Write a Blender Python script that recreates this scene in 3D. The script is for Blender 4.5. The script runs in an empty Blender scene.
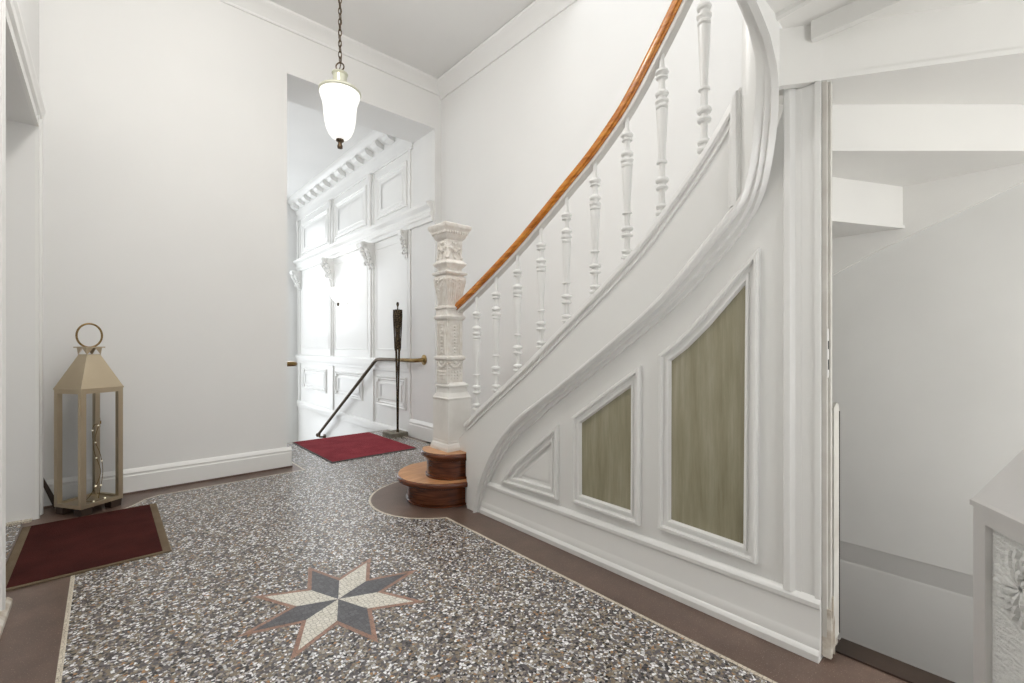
import bpy, bmesh, math, random
from mathutils import Vector, Matrix
PI = math.pi
random.seed(7)
sc = bpy.context.scene
COL = sc.collection

# ------------------------------------------------------------------ helpers
def tag(o, label=None, cat=None, group=None, kind=None):
    if label: o['label'] = label
    if cat: o['category'] = cat
    if group: o['group'] = group
    if kind: o['kind'] = kind
    return o

def obj(name, bm, mats, parent=None, smooth=None, local=False, recalc=True):
    """one mesh object out of a bmesh; world coordinates unless local"""
    if recalc:
        bmesh.ops.recalc_face_normals(bm, faces=bm.faces[:])
    me = bpy.data.meshes.new(name)
    bm.to_mesh(me); bm.free()
    if not isinstance(mats, (list, tuple)): mats = [mats]
    for m in mats: me.materials.append(m)
    if smooth is not None:
        me.polygons.foreach_set('use_smooth', [True]*len(me.polygons))
        me.set_sharp_from_angle(angle=math.radians(smooth))
    o = bpy.data.objects.new(name, me)
    COL.objects.link(o)
    if parent is not None:
        o.parent = parent
        if not local:
            loc = parent.location.copy() if parent.type == 'EMPTY' else Vector((0, 0, 0))
            o.matrix_parent_inverse = Matrix.Translation(-loc)
    return o

def structure(name, bm, mats, parent=None, smooth=None):
    o = obj(name, bm, mats, parent, smooth)
    if parent is None: o['kind'] = 'structure'
    return o

def empty(name, loc, label, cat, rz=0, group=None):
    o = bpy.data.objects.new(name, None); COL.objects.link(o)
    o.empty_display_size = .1
    o.location = loc; o.rotation_euler = (0, 0, rz)
    return tag(o, label, cat, group)

def B(): return bmesh.new()

def box(bm, x0, x1, y0, y1, z0, z1, mi=0):
    v = [bm.verts.new((x, y, z)) for x in (x0, x1) for y in (y0, y1) for z in (z0, z1)]
    for f in ((0, 1, 3, 2), (4, 6, 7, 5), (0, 4, 5, 1), (2, 3, 7, 6), (0, 2, 6, 4), (1, 5, 7, 3)):
        bm.faces.new([v[i] for i in f]).material_index = mi

def prism(bm, pts, a0, a1, axis='z', mi=0):
    """polygon extruded along an axis; pts are the two other coordinates in xyz order"""
    def P(p, a):
        return {'x': (a, p[0], p[1]), 'y': (p[0], a, p[1]), 'z': (p[0], p[1], a)}[axis]
    lo = [bm.verts.new(P(p, a0)) for p in pts]; hi = [bm.verts.new(P(p, a1)) for p in pts]
    n = len(pts)
    bm.faces.new(lo).material_index = mi; bm.faces.new(hi).material_index = mi
    for i in range(n):
        bm.faces.new((lo[i], lo[(i+1) % n], hi[(i+1) % n], hi[i])).material_index = mi

def loft(bm, rings, closed=True, caps=True, loop=False, mi=0):
    vs = [[bm.verts.new(p) for p in r] for r in rings]
    n = len(vs[0]); m = len(vs)
    for i in range(m if loop else m-1):
        a, b = vs[i], vs[(i+1) % m]
        for j in range(n if closed else n-1):
            bm.faces.new((a[j], a[(j+1) % n], b[(j+1) % n], b[j])).material_index = mi
    if caps and closed and not loop:
        bm.faces.new(vs[0][::-1]).material_index = mi; bm.faces.new(vs[-1]).material_index = mi

def lathe(bm, prof, c=(0, 0, 0), seg=24, caps=True, mi=0):
    """prof: (radius, z) list about a vertical axis through c"""
    loft(bm, [[(c[0]+max(r, 1e-4)*math.cos(2*PI*k/seg), c[1]+max(r, 1e-4)*math.sin(2*PI*k/seg), c[2]+z) for k in range(seg)] for r, z in prof], caps=caps, mi=mi)

def sqloft(bm, prof, c=(0, 0, 0), rot=0, mi=0, chamfer=0.0):
    """prof: (half width, z): square sections"""
    R = []
    for h, z in prof:
        ring = []
        k = h*chamfer
        base = [(h, -h+k), (h, h-k), (h-k, h), (-h+k, h), (-h, h-k), (-h, -h+k), (-h+k, -h), (h-k, -h)] if chamfer else [(h, -h), (h, h), (-h, h), (-h, -h)]
        for x, y in base:
            ring.append((c[0]+x*math.cos(rot)-y*math.sin(rot), c[1]+x*math.sin(rot)+y*math.cos(rot), c[2]+z))
        R.append(ring)
    loft(bm, R, mi=mi)

def tube(bm, pts, r, seg=10, loop=False, mi=0):
    pts = [Vector(p) for p in pts]; n = len(pts)
    rr = r if isinstance(r, (list, tuple)) else [r]*n
    rings = []; up = None
    for i in range(n):
        if loop: t = pts[(i+1) % n]-pts[i-1]
        else: t = pts[min(i+1, n-1)]-pts[max(i-1, 0)]
        t.normalize()
        if up is None:
            up = Vector((0, 0, 1)) if abs(t.z) < .9 else Vector((1, 0, 0))
        u = up-t*up.dot(t); u.normalize(); up = u
        w = t.cross(u)
        rings.append([tuple(pts[i]+(u*math.cos(2*PI*k/seg)+w*math.sin(2*PI*k/seg))*rr[i]) for k in range(seg)])
    loft(bm, rings, loop=loop, mi=mi)

def ball(bm, c, r, su=10, sv=7, sz=1.0, mi=0):
    rings = []
    for j in range(sv):
        a = PI*(j+.02 if j == 0 else (j-.02 if j == sv-1 else j))/(sv-1)
        rings.append([(c[0]+r*math.sin(a)*math.cos(2*PI*k/su), c[1]+r*math.sin(a)*math.sin(2*PI*k/su), c[2]-r*sz*math.cos(a)) for k in range(su)])
    loft(bm, rings, mi=mi)

def area2(p): return sum(p[i][0]*p[(i+1) % len(p)][1]-p[(i+1) % len(p)][0]*p[i][1] for i in range(len(p)))/2

def inset(poly, d):
    """mitred inward offset of a closed 2-D polygon (ccw made sure)"""
    n = len(poly); out = []
    s = 1 if area2(poly) > 0 else -1
    for i in range(n):
        a, b, c = Vector(poly[i-1]), Vector(poly[i]), Vector(poly[(i+1) % n])
        e1 = (b-a).normalized(); e2 = (c-b).normalized()
        n1 = Vector((-e1.y, e1.x))*s; n2 = Vector((-e2.y, e2.x))*s
        m = n1+n2
        if m.length < 1e-6: m = n1
        m.normalize()
        k = min(1/max(m.dot(n1), .3), 3.0)
        out.append(tuple(b+m*d*k))
    return out

def moulding(bm, poly, prof, place, mi=0):
    """picture-frame moulding round a closed polygon; prof = (inset, proud) pairs;
    place(u, v, proud) gives the 3-D point"""
    rings = []
    for d, o in prof:
        q = inset(poly, d)
        rings.append([place(u, v, o) for u, v in q])
    loft(bm, rings, closed=True, caps=False, mi=mi)

def rectp(u0, u1, v0, v1): return [(u0, v0), (u1, v0), (u1, v1), (u0, v1)]

def interp(pts, x):
    pts = sorted(pts)
    if x <= pts[0][0]: return pts[0][1]
    for (a, b), (c, d) in zip(pts, pts[1:]):
        if x <= c: return b+(d-b)*(x-a)/(c-a)
    return pts[-1][1]

def spline(pts, n):
    """Catmull-Rom through 2-D or 3-D points, n samples per span"""
    P = [Vector(p) for p in pts]; P = [2*P[0]-P[1]]+P+[2*P[-1]-P[-2]]
    out = []
    for i in range(1, len(P)-2):
        for k in range(n):
            t = k/n; a, b, c, d = P[i-1], P[i], P[i+1], P[i+2]
            out.append(tuple(.5*((2*b)+(c-a)*t+(2*a-5*b+4*c-d)*t*t+(3*b-a-3*c+d)*t**3)))
    out.append(tuple(P[-2]))
    return out

def resample(pts, n):
    P = [Vector(p) for p in pts]; L = [0]
    for a, b in zip(P, P[1:]): L.append(L[-1]+(b-a).length)
    out = []
    for k in range(n):
        s = L[-1]*k/(n-1); i = 0
        while i < len(P)-2 and L[i+1] < s: i += 1
        t = (s-L[i])/max(L[i+1]-L[i], 1e-9)
        out.append(tuple(P[i].lerp(P[i+1], min(max(t, 0), 1))))
    return out

# ------------------------------------------------------------------ materials
class NT:
    def __init__(s, name):
        s.m = bpy.data.materials.new(name); s.m.use_nodes = True
        s.t = s.m.node_tree; s.p = s.t.nodes['Principled BSDF']
        s.co = None
    def n(s, kind, **kw):
        q = s.t.nodes.new(kind)
        for k, v in kw.items():
            if k in q.inputs: q.inputs[k].default_value = v
            else: setattr(q, k, v)
        return q
    def l(s, a, b): s.t.links.new(a, b)
    def coord(s, scale=(1, 1, 1)):
        if s.co is None: s.co = s.n('ShaderNodeTexCoord')
        mp = s.n('ShaderNodeMapping'); mp.inputs['Scale'].default_value = scale
        s.l(s.co.outputs['Object'], mp.inputs['Vector'])
        return mp.outputs['Vector']
    def ramp(s, fac, stops, interp='LINEAR'):
        r = s.n('ShaderNodeValToRGB'); r.color_ramp.interpolation = interp
        e = r.color_ramp.elements
        while len(e) < len(stops): e.new(.5)
        for el, (pos, c) in zip(e, stops):
            el.position = pos; el.color = (*c, 1)
        s.l(fac, r.inputs['Fac']); return r.outputs['Color']
    def bump(s, h, strength=.2, dist=.01):
        b = s.n('ShaderNodeBump'); b.inputs['Strength'].default_value = strength; b.inputs['Distance'].default_value = dist
        s.l(h, b.inputs['Height']); s.l(b.outputs['Normal'], s.p.inputs['Normal'])

def srgb(r, g, b):
    f = lambda c: (c/255/12.92) if c/255 <= .04045 else ((c/255+.055)/1.055)**2.4
    return (f(r), f(g), f(b))

def paint(name, c1, c2=None, rough=.45, nscale=6, bump=.04, bscale=120, metallic=0, spec=.5):
    k = NT(name)
    c2 = c2 or tuple(v*.96 for v in c1)
    nz = k.n('ShaderNodeTexNoise', Scale=nscale, Detail=4.0); k.l(k.coord(), nz.inputs['Vector'])
    k.l(k.ramp(nz.outputs['Fac'], [(.35, c1), (.7, c2)]), k.p.inputs['Base Color'])
    k.p.inputs['Roughness'].default_value = rough; k.p.inputs['Metallic'].default_value = metallic
    k.p.inputs['Specular IOR Level'].default_value = spec
    if bump:
        n2 = k.n('ShaderNodeTexNoise', Scale=bscale, Detail=3.0); k.l(k.coord(), n2.inputs['Vector'])
        k.bump(n2.outputs['Fac'], bump, .004)
    return k.m

def wood(name, c1, c2, c3, scale=(30, 3, 30), rough=.3):
    k = NT(name)
    nz = k.n('ShaderNodeTexNoise', Scale=1.5, Detail=6.0, Distortion=1.2); k.l(k.coord(scale), nz.inputs['Vector'])
    k.l(k.ramp(nz.outputs['Fac'], [(.3, c1), (.5, c2), (.72, c3)]), k.p.inputs['Base Color'])
    k.p.inputs['Roughness'].default_value = rough
    k.bump(nz.outputs['Fac'], .06, .003)
    return k.m

def metal(name, c1, c2, rough=.35, scale=(8, 8, 60)):
    k = NT(name)
    nz = k.n('ShaderNodeTexNoise', Scale=2.0, Detail=5.0); k.l(k.coord(scale), nz.inputs['Vector'])
    k.l(k.ramp(nz.outputs['Fac'], [(.3, c1), (.7, c2)]), k.p.inputs['Base Color'])
    k.p.inputs['Metallic'].default_value = 1; k.p.inputs['Roughness'].default_value = rough
    return k.m

M = {}
M['wall'] = paint('white_wall_paint', (.80, .80, .79), (.785, .785, .775), .75, 2.0, 0, 160, spec=.25)
M['trim'] = paint('white_gloss_paint', (.82, .82, .80), (.80, .80, .785), .32, 3, 0)
M['stair'] = paint('white_stair_paint', (.80, .80, .785), (.78, .78, .765), .3, 3, 0)
M['under'] = paint('cream_paint_under_stair', (.78, .775, .75), (.755, .75, .73), .5, 3, 0)
M['cellar'] = paint('grey_white_distemper', (.74, .74, .72), (.69, .69, .67), .7, 2.2, 0, 120, spec=.2)
M['ceil'] = paint('white_ceiling_paint', (.81, .81, .80), (.79, .79, .78), .85, 2, .02, 120, spec=.15)
M['ornament'] = paint('aged_white_ornament_paint', (.78, .755, .715), (.66, .615, .56), .38, 30, 0)
M['newel'] = paint('newel_paint', (.78, .765, .735), (.70, .68, .645), .28, 8, 0)
M['dimmed'] = paint('dimmed_cream_paint', (.62, .61, .57), (.54, .52, .48), .55, 14, 0)  # mottled cream, darkened to offset the light of the cellar lamp
M['raw'] = paint('worn_raw_jamb_paint', (.70, .67, .61), (.40, .33, .25), .6, 26, .25, 90)
M['fillet'] = paint('shade_grey_fillet_paint', (.64, .62, .59), rough=.4, bump=0)  # sub-rail paint toned grey, shade put into its colour
M['rail'] = wood('honey_varnished_wood', srgb(150, 84, 20), srgb(186, 112, 30), srgb(205, 140, 54), (26, 2, 26), .22)
M['dark'] = wood('dark_mahogany', srgb(58, 27, 13), srgb(90, 44, 21), srgb(116, 62, 33), (4, 4, 40), .2)
M['tread'] = wood('worn_tread_wood', srgb(168, 116, 74), srgb(190, 138, 92), srgb(206, 158, 112), (3, 30, 30), .3)
M['brown'] = None
# terrazzo: angular stone chips set in cement
k = NT('terrazzo')
v1 = k.n('ShaderNodeTexVoronoi', Scale=116.0); v1.feature = 'F1'
nz = k.n('ShaderNodeTexNoise', Scale=60.0, Detail=2.0)
k.l(k.coord(), nz.inputs['Vector'])
mx = k.n('ShaderNodeMix'); mx.data_type = 'VECTOR'
mx.inputs[0].default_value = .012
k.l(k.coord(), mx.inputs[4]); k.l(nz.outputs['Color'], mx.inputs[5])
k.l(mx.outputs[1], v1.inputs['Vector'])
sp = k.n('ShaderNodeSeparateColor'); k.l(v1.outputs['Color'], sp.inputs[0])
chip = k.ramp(sp.outputs[0], [(0, srgb(42, 41, 46)), (.15, srgb(88, 85, 88)), (.31, srgb(132, 120, 103)), (.49, srgb(162, 154, 142)), (.62, srgb(196, 195, 196)), (.75, srgb(110, 105, 107)), (.85, srgb(238, 238, 239)), (.965, srgb(166, 128, 92))], 'CONSTANT')
ve = k.n('ShaderNodeTexVoronoi', Scale=116.0); ve.feature = 'DISTANCE_TO_EDGE'; k.l(mx.outputs[1], ve.inputs['Vector'])
eg = k.n('ShaderNodeMapRange'); eg.inputs[1].default_value = .02; eg.inputs[2].default_value = .10; k.l(ve.outputs['Distance'], eg.inputs[0])
mc = k.n('ShaderNodeMix'); mc.data_type = 'RGBA'; k.l(eg.outputs[0], mc.inputs[0])
mc.inputs[6].default_value = (*srgb(104, 98, 94), 1); k.l(chip, mc.inputs[7])
k.l(mc.outputs[2], k.p.inputs['Base Color'])
k.p.inputs['Roughness'].default_value = .2
k.bump(eg.outputs[0], .08, .002)
M['terrazzo'] = k.m
# reddish brown cement border with fine specks
k = NT('brown_cement')
nz = k.n('ShaderNodeTexNoise', Scale=5.0, Detail=8.0, Roughness=.7); k.l(k.coord(), nz.inputs['Vector'])
sk = k.n('ShaderNodeTexNoise', Scale=260.0, Detail=1.0); k.l(k.coord(), sk.inputs['Vector'])
base = k.ramp(nz.outputs['Fac'], [(.3, srgb(86, 69, 60)), (.55, srgb(102, 83, 73)), (.75, srgb(118, 99, 88))])
skr = k.ramp(sk.outputs['Fac'], [(.66, (0, 0, 0)), (.72, (1, 1, 1))])
mc = k.n('ShaderNodeMix'); mc.data_type = 'RGBA'; k.l(skr, mc.inputs[0]); k.l(base, mc.inputs[6]); mc.inputs[7].default_value = (*srgb(156, 138, 126), 1)
k.l(mc.outputs[2], k.p.inputs['Base Color']); k.p.inputs['Roughness'].default_value = .32
M['brown'] = k.m

def mosaic(name, c1, c2, scale=70, grout=(96, 90, 84)):
    k = NT(name)
    v = k.n('ShaderNodeTexVoronoi', Scale=float(scale)); v.inputs['Randomness'].default_value = .55; k.l(k.coord(), v.inputs['Vector'])
    e = k.n('ShaderNodeTexVoronoi', Scale=float(scale)); e.feature = 'DISTANCE_TO_EDGE'; e.inputs['Randomness'].default_value = .55; k.l(k.coord(), e.inputs['Vector'])
    s = k.n('ShaderNodeSeparateColor'); k.l(v.outputs['Color'], s.inputs[0])
    col = k.ramp(s.outputs[0], [(0, c1), (1, c2)])
    g = k.ramp(e.outputs['Distance'], [(.02, (0, 0, 0)), (.07, (1, 1, 1))])
    m = k.n('ShaderNodeMix'); m.data_type = 'RGBA'; k.l(g, m.inputs[0]); m.inputs[6].default_value = (*srgb(*grout), 1); k.l(col, m.inputs[7])
    k.l(m.outputs[2], k.p.inputs['Base Color']); k.p.inputs['Roughness'].default_value = .35
    return k.m
M['pale'] = mosaic('pale_mosaic_line', srgb(196, 186, 168), srgb(214, 206, 190), 80, (130, 118, 104))
M['star_white'] = mosaic('cream_mosaic', srgb(206, 202, 190), srgb(222, 218, 208), 62, (140, 134, 124))
M['star_grey'] = mosaic('slate_mosaic', srgb(78, 78, 82), srgb(100, 100, 104), 62, (60, 58, 60))
M['star_red'] = mosaic('terracotta_mosaic', srgb(142, 108, 92), srgb(160, 124, 106), 62, (110, 90, 80))

def carpet(name, c1, c2):
    k = NT(name)
    nz = k.n('ShaderNodeTexNoise', Scale=320.0, Detail=3.0); k.l(k.coord(), nz.inputs['Vector'])
    n2 = k.n('ShaderNodeTexNoise', Scale=7.0, Detail=4.0); k.l(k.coord(), n2.inputs['Vector'])
    ad = k.n('ShaderNodeMath', operation='ADD'); k.l(nz.outputs['Fac'], ad.inputs[0]); k.l(n2.outputs['Fac'], ad.inputs[1])
    hf = k.n('ShaderNodeMath', operation='MULTIPLY'); k.l(ad.outputs[0], hf.inputs[0]); hf.inputs[1].default_value = .5
    k.l(k.ramp(hf.outputs[0], [(.35, c1), (.65, c2)]), k.p.inputs['Base Color'])
    k.p.inputs['Roughness'].default_value = .95; k.p.inputs['Specular IOR Level'].default_value = .1
    k.bump(nz.outputs['Fac'], .6, .004)
    return k.m
M['mat_red'] = carpet('dark_red_mat_pile', srgb(54, 24, 22), srgb(76, 36, 32))
M['mat_edge'] = carpet('taupe_mat_binding', srgb(104, 90, 72), srgb(124, 110, 92))
M['rug_red'] = carpet('red_rug_pile', srgb(122, 44, 52), srgb(146, 60, 68))
M['rug_edge'] = paint('grey_rubber_edge', srgb(92, 84, 84), rough=.7)
M['champagne'] = paint('champagne_brushed_metal', srgb(198, 184, 160), srgb(186, 171, 146), .36, 3, .03, 220, metallic=.8)
M['silver'] = paint('brushed_steel', srgb(222, 220, 218), srgb(212, 210, 208), .42, 4, .03, 200, metallic=.7)
M['brassdark'] = metal('aged_brass', srgb(120, 96, 56), srgb(160, 136, 92), .3)
M['bronze'] = None
k = NT('rough_bronze')
nz = k.n('ShaderNodeTexNoise', Scale=70.0, Detail=5.0); k.l(k.coord(), nz.inputs['Vector'])
k.l(k.ramp(nz.outputs['Fac'], [(.35, srgb(38, 32, 26)), (.55, srgb(74, 62, 46)), (.72, srgb(128, 108, 76))]), k.p.inputs['Base Color'])
k.p.inputs['Metallic'].default_value = .7; k.p.inputs['Roughness'].default_value = .5
k.bump(nz.outputs['Fac'], .8, .01)
M['bronze'] = k.m
M['iron'] = metal('dark_bronze_metal', srgb(70, 58, 46), srgb(104, 90, 74), .45)
M['pewter'] = paint('pale_enamelled_metal', srgb(206, 206, 190), srgb(186, 186, 168), .3, metallic=.25)
M['stone'] = paint('grey_stone', srgb(128, 122, 108), srgb(104, 98, 86), .7, 22, .3, 90)
M['black'] = paint('dark_wood_and_foot_shade', srgb(46, 34, 26), srgb(62, 46, 36), .6)  # own dark tone of slat and threshold; painted shadow on the lantern feet
M['slot'] = paint('black_iron_slot', (.015, .015, .015), rough=.5)
k = NT('clear_glass')
k.p.inputs['Base Color'].default_value = (1, 1, 1, 1); k.p.inputs['Roughness'].default_value = .02
k.p.inputs['Transmission Weight'].default_value = 1; k.p.inputs['IOR'].default_value = 1.02
k.p.inputs['Specular IOR Level'].default_value = .5
M['glass'] = k.m
k = NT('embossed_glass')
nz = k.n('ShaderNodeTexNoise', Scale=90.0, Detail=3.0); k.l(k.coord((1, 1, 2.2)), nz.inputs['Vector'])
k.p.inputs['Base Color'].default_value = (.64, .64, .62, 1); k.p.inputs['Roughness'].default_value = .3
k.bump(nz.outputs['Fac'], .5, .008)
M['emboss'] = k.m
# old panes painted over in olive beige, streaks run down
k = NT('painted_over_glass')
nz = k.n('ShaderNodeTexNoise', Scale=2.0, Detail=6.0, Roughness=.65); k.l(k.coord((10, 10, .9)), nz.inputs['Vector'])
k.l(k.ramp(nz.outputs['Fac'], [(.3, srgb(132, 126, 102)), (.5, srgb(150, 145, 122)), (.7, srgb(168, 162, 142))]), k.p.inputs['Base Color'])
k.p.inputs['Roughness'].default_value = .22
M['pane'] = k.m
def glow(name, c, s, base=(.9, .9, .88)):
    k = NT(name)
    k.p.inputs['Base Color'].default_value = (*base, 1)
    k.p.inputs['Emission Color'].default_value = (*c, 1); k.p.inputs['Emission Strength'].default_value = s
    k.p.inputs['Roughness'].default_value = .25
    k.m.cycles.emission_sampling = 'NONE'
    return k.m
M['shade'] = glow('lit_opal_glass', (1, .985, .96), .36)
M['sconce'] = glow('lit_sconce_glass', (1, .98, .95), 1.6)
M['led'] = glow('tiny_warm_bulb', (1, .85, .55), .4)
M['leaf'] = paint('grey_front_door_paint', (.62, .62, .60), rough=.4)

# ------------------------------------------------------------------ key measures (metres, camera eye at z = 1)
YW = 4.02           # back wall plane
XW = 2.62           # stairwell wall plane
XL = -.30           # left wall plane
XV = 2.542          # panelled wall of the entrance stair
XO = 1.118          # left side of the opening
ZC = 3.72           # hall ceiling
YV = 8.50           # far wall of the entrance
PX = 1.70           # spandrel panel plane
SX = 1.66           # string face plane
YT, RT = .645, .10  # where the string starts to turn, radius of its face
TC = (SX-RT, YT)
RISE = .17

# ------------------------------------------------------------------ floor
bm = B()
box(bm, -.66, 1.86, -1.62, YW, -.30, 0, 0)
box(bm, 1.86, XW, .95, YW, -.30, 0, 0)
box(bm, XO-.07, XV, YW, 5.03, -.30, 0, 0)
def flat(bm, pts, z, mi): bm.faces.new([bm.verts.new((x, y, z)) for x, y in (pts if area2(pts) > 0 else pts[::-1])]).material_index = mi
CX, CY, CR = 1.67, 2.61, .43
arc = []
a0 = math.atan2(2.222-CY, 1.485-CX)
a1 = math.radians(50)-2*PI
N = 26
for i in range(N+1):
    a = a0+(a1-a0)*i/N
    arc.append((CX+CR*math.cos(a), CY+CR*math.sin(a)))
outline = [(-.11, -1.6), (1.485, -1.6)]+arc+[(2.2, 2.95), (2.55, 2.95), (2.55, 3.88), (2.46, 3.92), (2.46, 4.98), (1.19, 4.98), (1.19, 3.85), (.27, 3.845), (.19, 3.80), (.13, 3.71), (.05, 3.625), (-.05, 3.56), (-.11, 3.47)]
flat(bm, outline, .0006, 1)
inn = inset(outline, .014)
for i in range(len(outline)):
    j = (i+1) % len(outline)
    bm.faces.new([bm.verts.new((p[0], p[1], .0010)) for p in (outline[i], outline[j], inn[j], inn[i])]).material_index = 2
S0 = (.685, 1.788)
def sp_(r, k): a = PI/4*k+.0; return (S0[0]+r*math.cos(a), S0[1]+r*math.sin(a))
ro = []
for i in range(8):
    ro += [sp_(.352, i), sp_(.172, i+.5)]
flat(bm, ro, .0011, 5)
for i in range(8):
    flat(bm, [S0, sp_(.149, i-.5), sp_(.302, i), sp_(.149, i+.5)], .0015, 4 if i % 2 == 0 else 3)
fl = structure('floor', bm, [M['brown'], M['terrazzo'], M['pale'], M['star_white'], M['star_grey'], M['star_red']])
# threshold strip at the cellar door
bm = B(); box(bm, 1.775, 1.868, -.9, .398, -.02, .006)
structure('trim_1', bm, M['black'])
# lower floors
bm = B(); box(bm, 1.86, XW, -1.62, 4.0, -1.05, -.95); box(bm, 1.80, 1.86, -1.62, 4.0, -1.05, -.30); box(bm, 1.86, XW+.1, 3.98, 4.1, -1.05, 0); structure('floor_cellar', bm, M['brown'])
bm = B(); box(bm, XO-.1, XV, 7.05, YV, -1.40, -1.20)
for i in range(7):
    box(bm, XO-.07, XV, 5.03+i*.29, 5.03+(i+1)*.29, -1.40, -.17*(i+1))
structure('floor_entrance', bm, M['stone'])

# ------------------------------------------------------------------ walls
T = .16
bm = B()   # back wall with the opening
box(bm, XL-T, XO, YW, YW+.45, -.02, 5.6)
box(bm, XO, XV, YW, YW+.45, 3.25, 5.6)
box(bm, XV, XW+T, YW, YW+.45, -.02, 5.6)
structure('wall_back', bm, M['wall'])
bm = B()   # left wall with a doorway
box(bm, XL-.36, XL, -1.62, 2.60, -.02, 5.6)
box(bm, XL-.36, XL, 3.78, YW, -.02, 5.6)
box(bm, XL-.36, XL, 2.60, 3.78, 2.27, 5.6)
structure('wall_left', bm, M['wall'])
bm = B()   # stairwell wall
box(bm, XW, XW+T, -1.62, YW, .07, 5.6)
structure('wall_right', bm, M['wall'])
# whitewashed cellar wall, thicker below the ledge
bm = B()
prism(bm, [(XW, .069), (XW+.024, -.03), (XW+.023, -.040), (XW+.018, -1.05), (XW+T, -1.05), (XW+T, .069)], -1.62, YW, 'y')
box(bm, XW-.004, XW+.01, -1.62, 1.2, .0695, 1.75)
structure('wall_cellar', bm, M['cellar'])
# wall behind the camera, tall window in it
bm = B()
box(bm, XL-.36, .10, -1.78, -1.62, -.02, 5.6)
box(bm, .10, 1.30, -1.78, -1.62, -.02, .25); box(bm, .10, 1.30, -1.78, -1.62, 1.93, 5.6)
box(bm, 1.30, XW+T, -1.78, -1.62, -1.05, 5.6)
structure('wall_front', bm, M['wall'])
bm = B()
for x in (.10, .68, 1.26): box(bm, x, x+.04, -1.74, -1.66, .25, 1.93)
for z in (.25, 1.30, 1.89): box(bm, .10, 1.30, -1.74, -1.66, z, z+.04)
structure('window_1', bm, M['trim'])
# ceiling of the hall; the stairwell stays open above the flight
bm = B()
box(bm, XL-.36, 1.28, -1.62, YW, ZC, ZC+.14)
box(bm, 1.28, XW, 2.15, YW, ZC, ZC+.14)
structure('ceiling', bm, M['ceil'])
bm = B(); box(bm, 1.0, XW+T, -1.78, 2.4, 5.6, 5.7); structure('ceiling_stairwell', bm, M['ceil'])
# cornices
CP = [(0, 0), (.012, 0), (.016, .012), (.010, .018), (.014, .026), (.034, .052), (.064, .078), (.086, .090), (.092, .098), (.092, ZC-3.605)]
bm = B()
loft(bm, [[(x, YW-o, 3.605+z) for o, z in CP]+[(x, YW, ZC)] for x in (XL, XW)])
structure('trim_2', bm, M['ceil'], smooth=30)
bm = B()
loft(bm, [[(XW-o*1.15, y, 3.575+z*1.22) for o, z in CP]+[(XW, y, ZC)] for y in (2.15, YW)])
structure('trim_3', bm, M['ceil'], smooth=30)
# baseboards
def board(bm, x0, x1, y0, y1, z1, nx=0, ny=0):
    box(bm, x0, x1, y0, y1, 0, z1)
def baseboard_profile(h, t): return [(0, 0), (t, 0), (t, h*.70), (t*.82, h*.74), (t*.82, h*.80), (t*.95, h*.83), (t*.62, h*.93), (t*.3, h), (0, h)]
bm = B()
loft(bm, [[(x, YW-o, .012+z) for o, z in baseboard_profile(.155, .022)] for x in (XL, XO+.03)])
structure('baseboard_back', bm, M['trim'], smooth=30)
bm = B()
box(bm, XL, XO+.035, YW-.026, YW-.0, 0, .013)
structure('trim_4', bm, M['brown'])
bm = B()
loft(bm, [[(XV-o, y, z) for o, z in baseboard_profile(.19, .028)] for y in (YW-.012, 4.51)])
loft(bm, [[(x, YW-o, z) for o, z in baseboard_profile(.19, .028)] for x in (XV-.02, XW)])
structure('baseboard_entrance', bm, M['trim'], smooth=30)

# left doorway: casing, reveal, leaf
bm = B()
def cas(y0, y1, z0, z1): box(bm, XL, XL+.012, y0, y1, z0, z1)
for ys in ((3.78, 3.90), (2.60, 2.48)):
    s = 1 if ys[1] > ys[0] else -1; y = ys[0]
    prism(bm, [(XL, y), (XL+.016, y), (XL+.018, y+s*.018), (XL+.011, y+s*.024), (XL+.012, y+s*.066), (XL+.024, y+s*.078), (XL+.027, y+s*.105), (XL+.020, y+s*.12), (XL, y+s*.12)], 0, 2.39, 'z')
prism(bm, [(XL, 2.27), (XL+.016, 2.27), (XL+.018, 2.288), (XL+.011, 2.294), (XL+.012, 2.336), (XL+.024, 2.348), (XL+.027, 2.378), (XL+.034, 2.40), (XL+.034, 2.415), (XL, 2.42)], 2.47, 3.91, 'y')
structure('trim_5', bm, M['trim'])
bm = B()
box(bm, XL-.34, XL-.29, 2.60, 3.78, .012, 2.27)
dr = structure('door_1', bm, M['trim'])
bm = B()
for u0, u1 in ((2.70, 3.13), (3.25, 3.68)):
    for v0, v1 in ((.2, .85), (1.0, 2.1)):
        moulding(bm, rectp(u0, u1, v0, v1), [(0, 0), (.006, .014), (.02, .016), (.034, .004), (.05, 0)], lambda u, v, o: (XL-.29+o, u, v))
obj('panel_moulding', bm, M['trim'], dr, 30)
bm = B(); tube(bm, [(XL-.29, 2.68, 1.0), (XL-.24, 2.68, 1.0), (XL-.235, 2.70, 1.0), (XL-.235, 2.79, 1.0)], .009); obj('door_handle', bm, M['brassdark'], dr, 40)
bm = B(); box(bm, XL-.30, -.345, 2.60, 3.78, -.01, .0008); structure('floor_doorway', bm, M['terrazzo'])
bm = B(); box(bm, XL-.29, XL-.01, 3.735, 3.78, -.01, .010); structure('trim_6', bm, M['pale'])
# wooden foot of the nearer casing
bm = B(); prism(bm, [(XL, 0), (XL+.034, 0), (XL+.034, .02), (XL+.022, .032), (XL, .032)], 2.30, 2.60, 'y'); structure('trim_7', bm, M['raw'])

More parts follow.
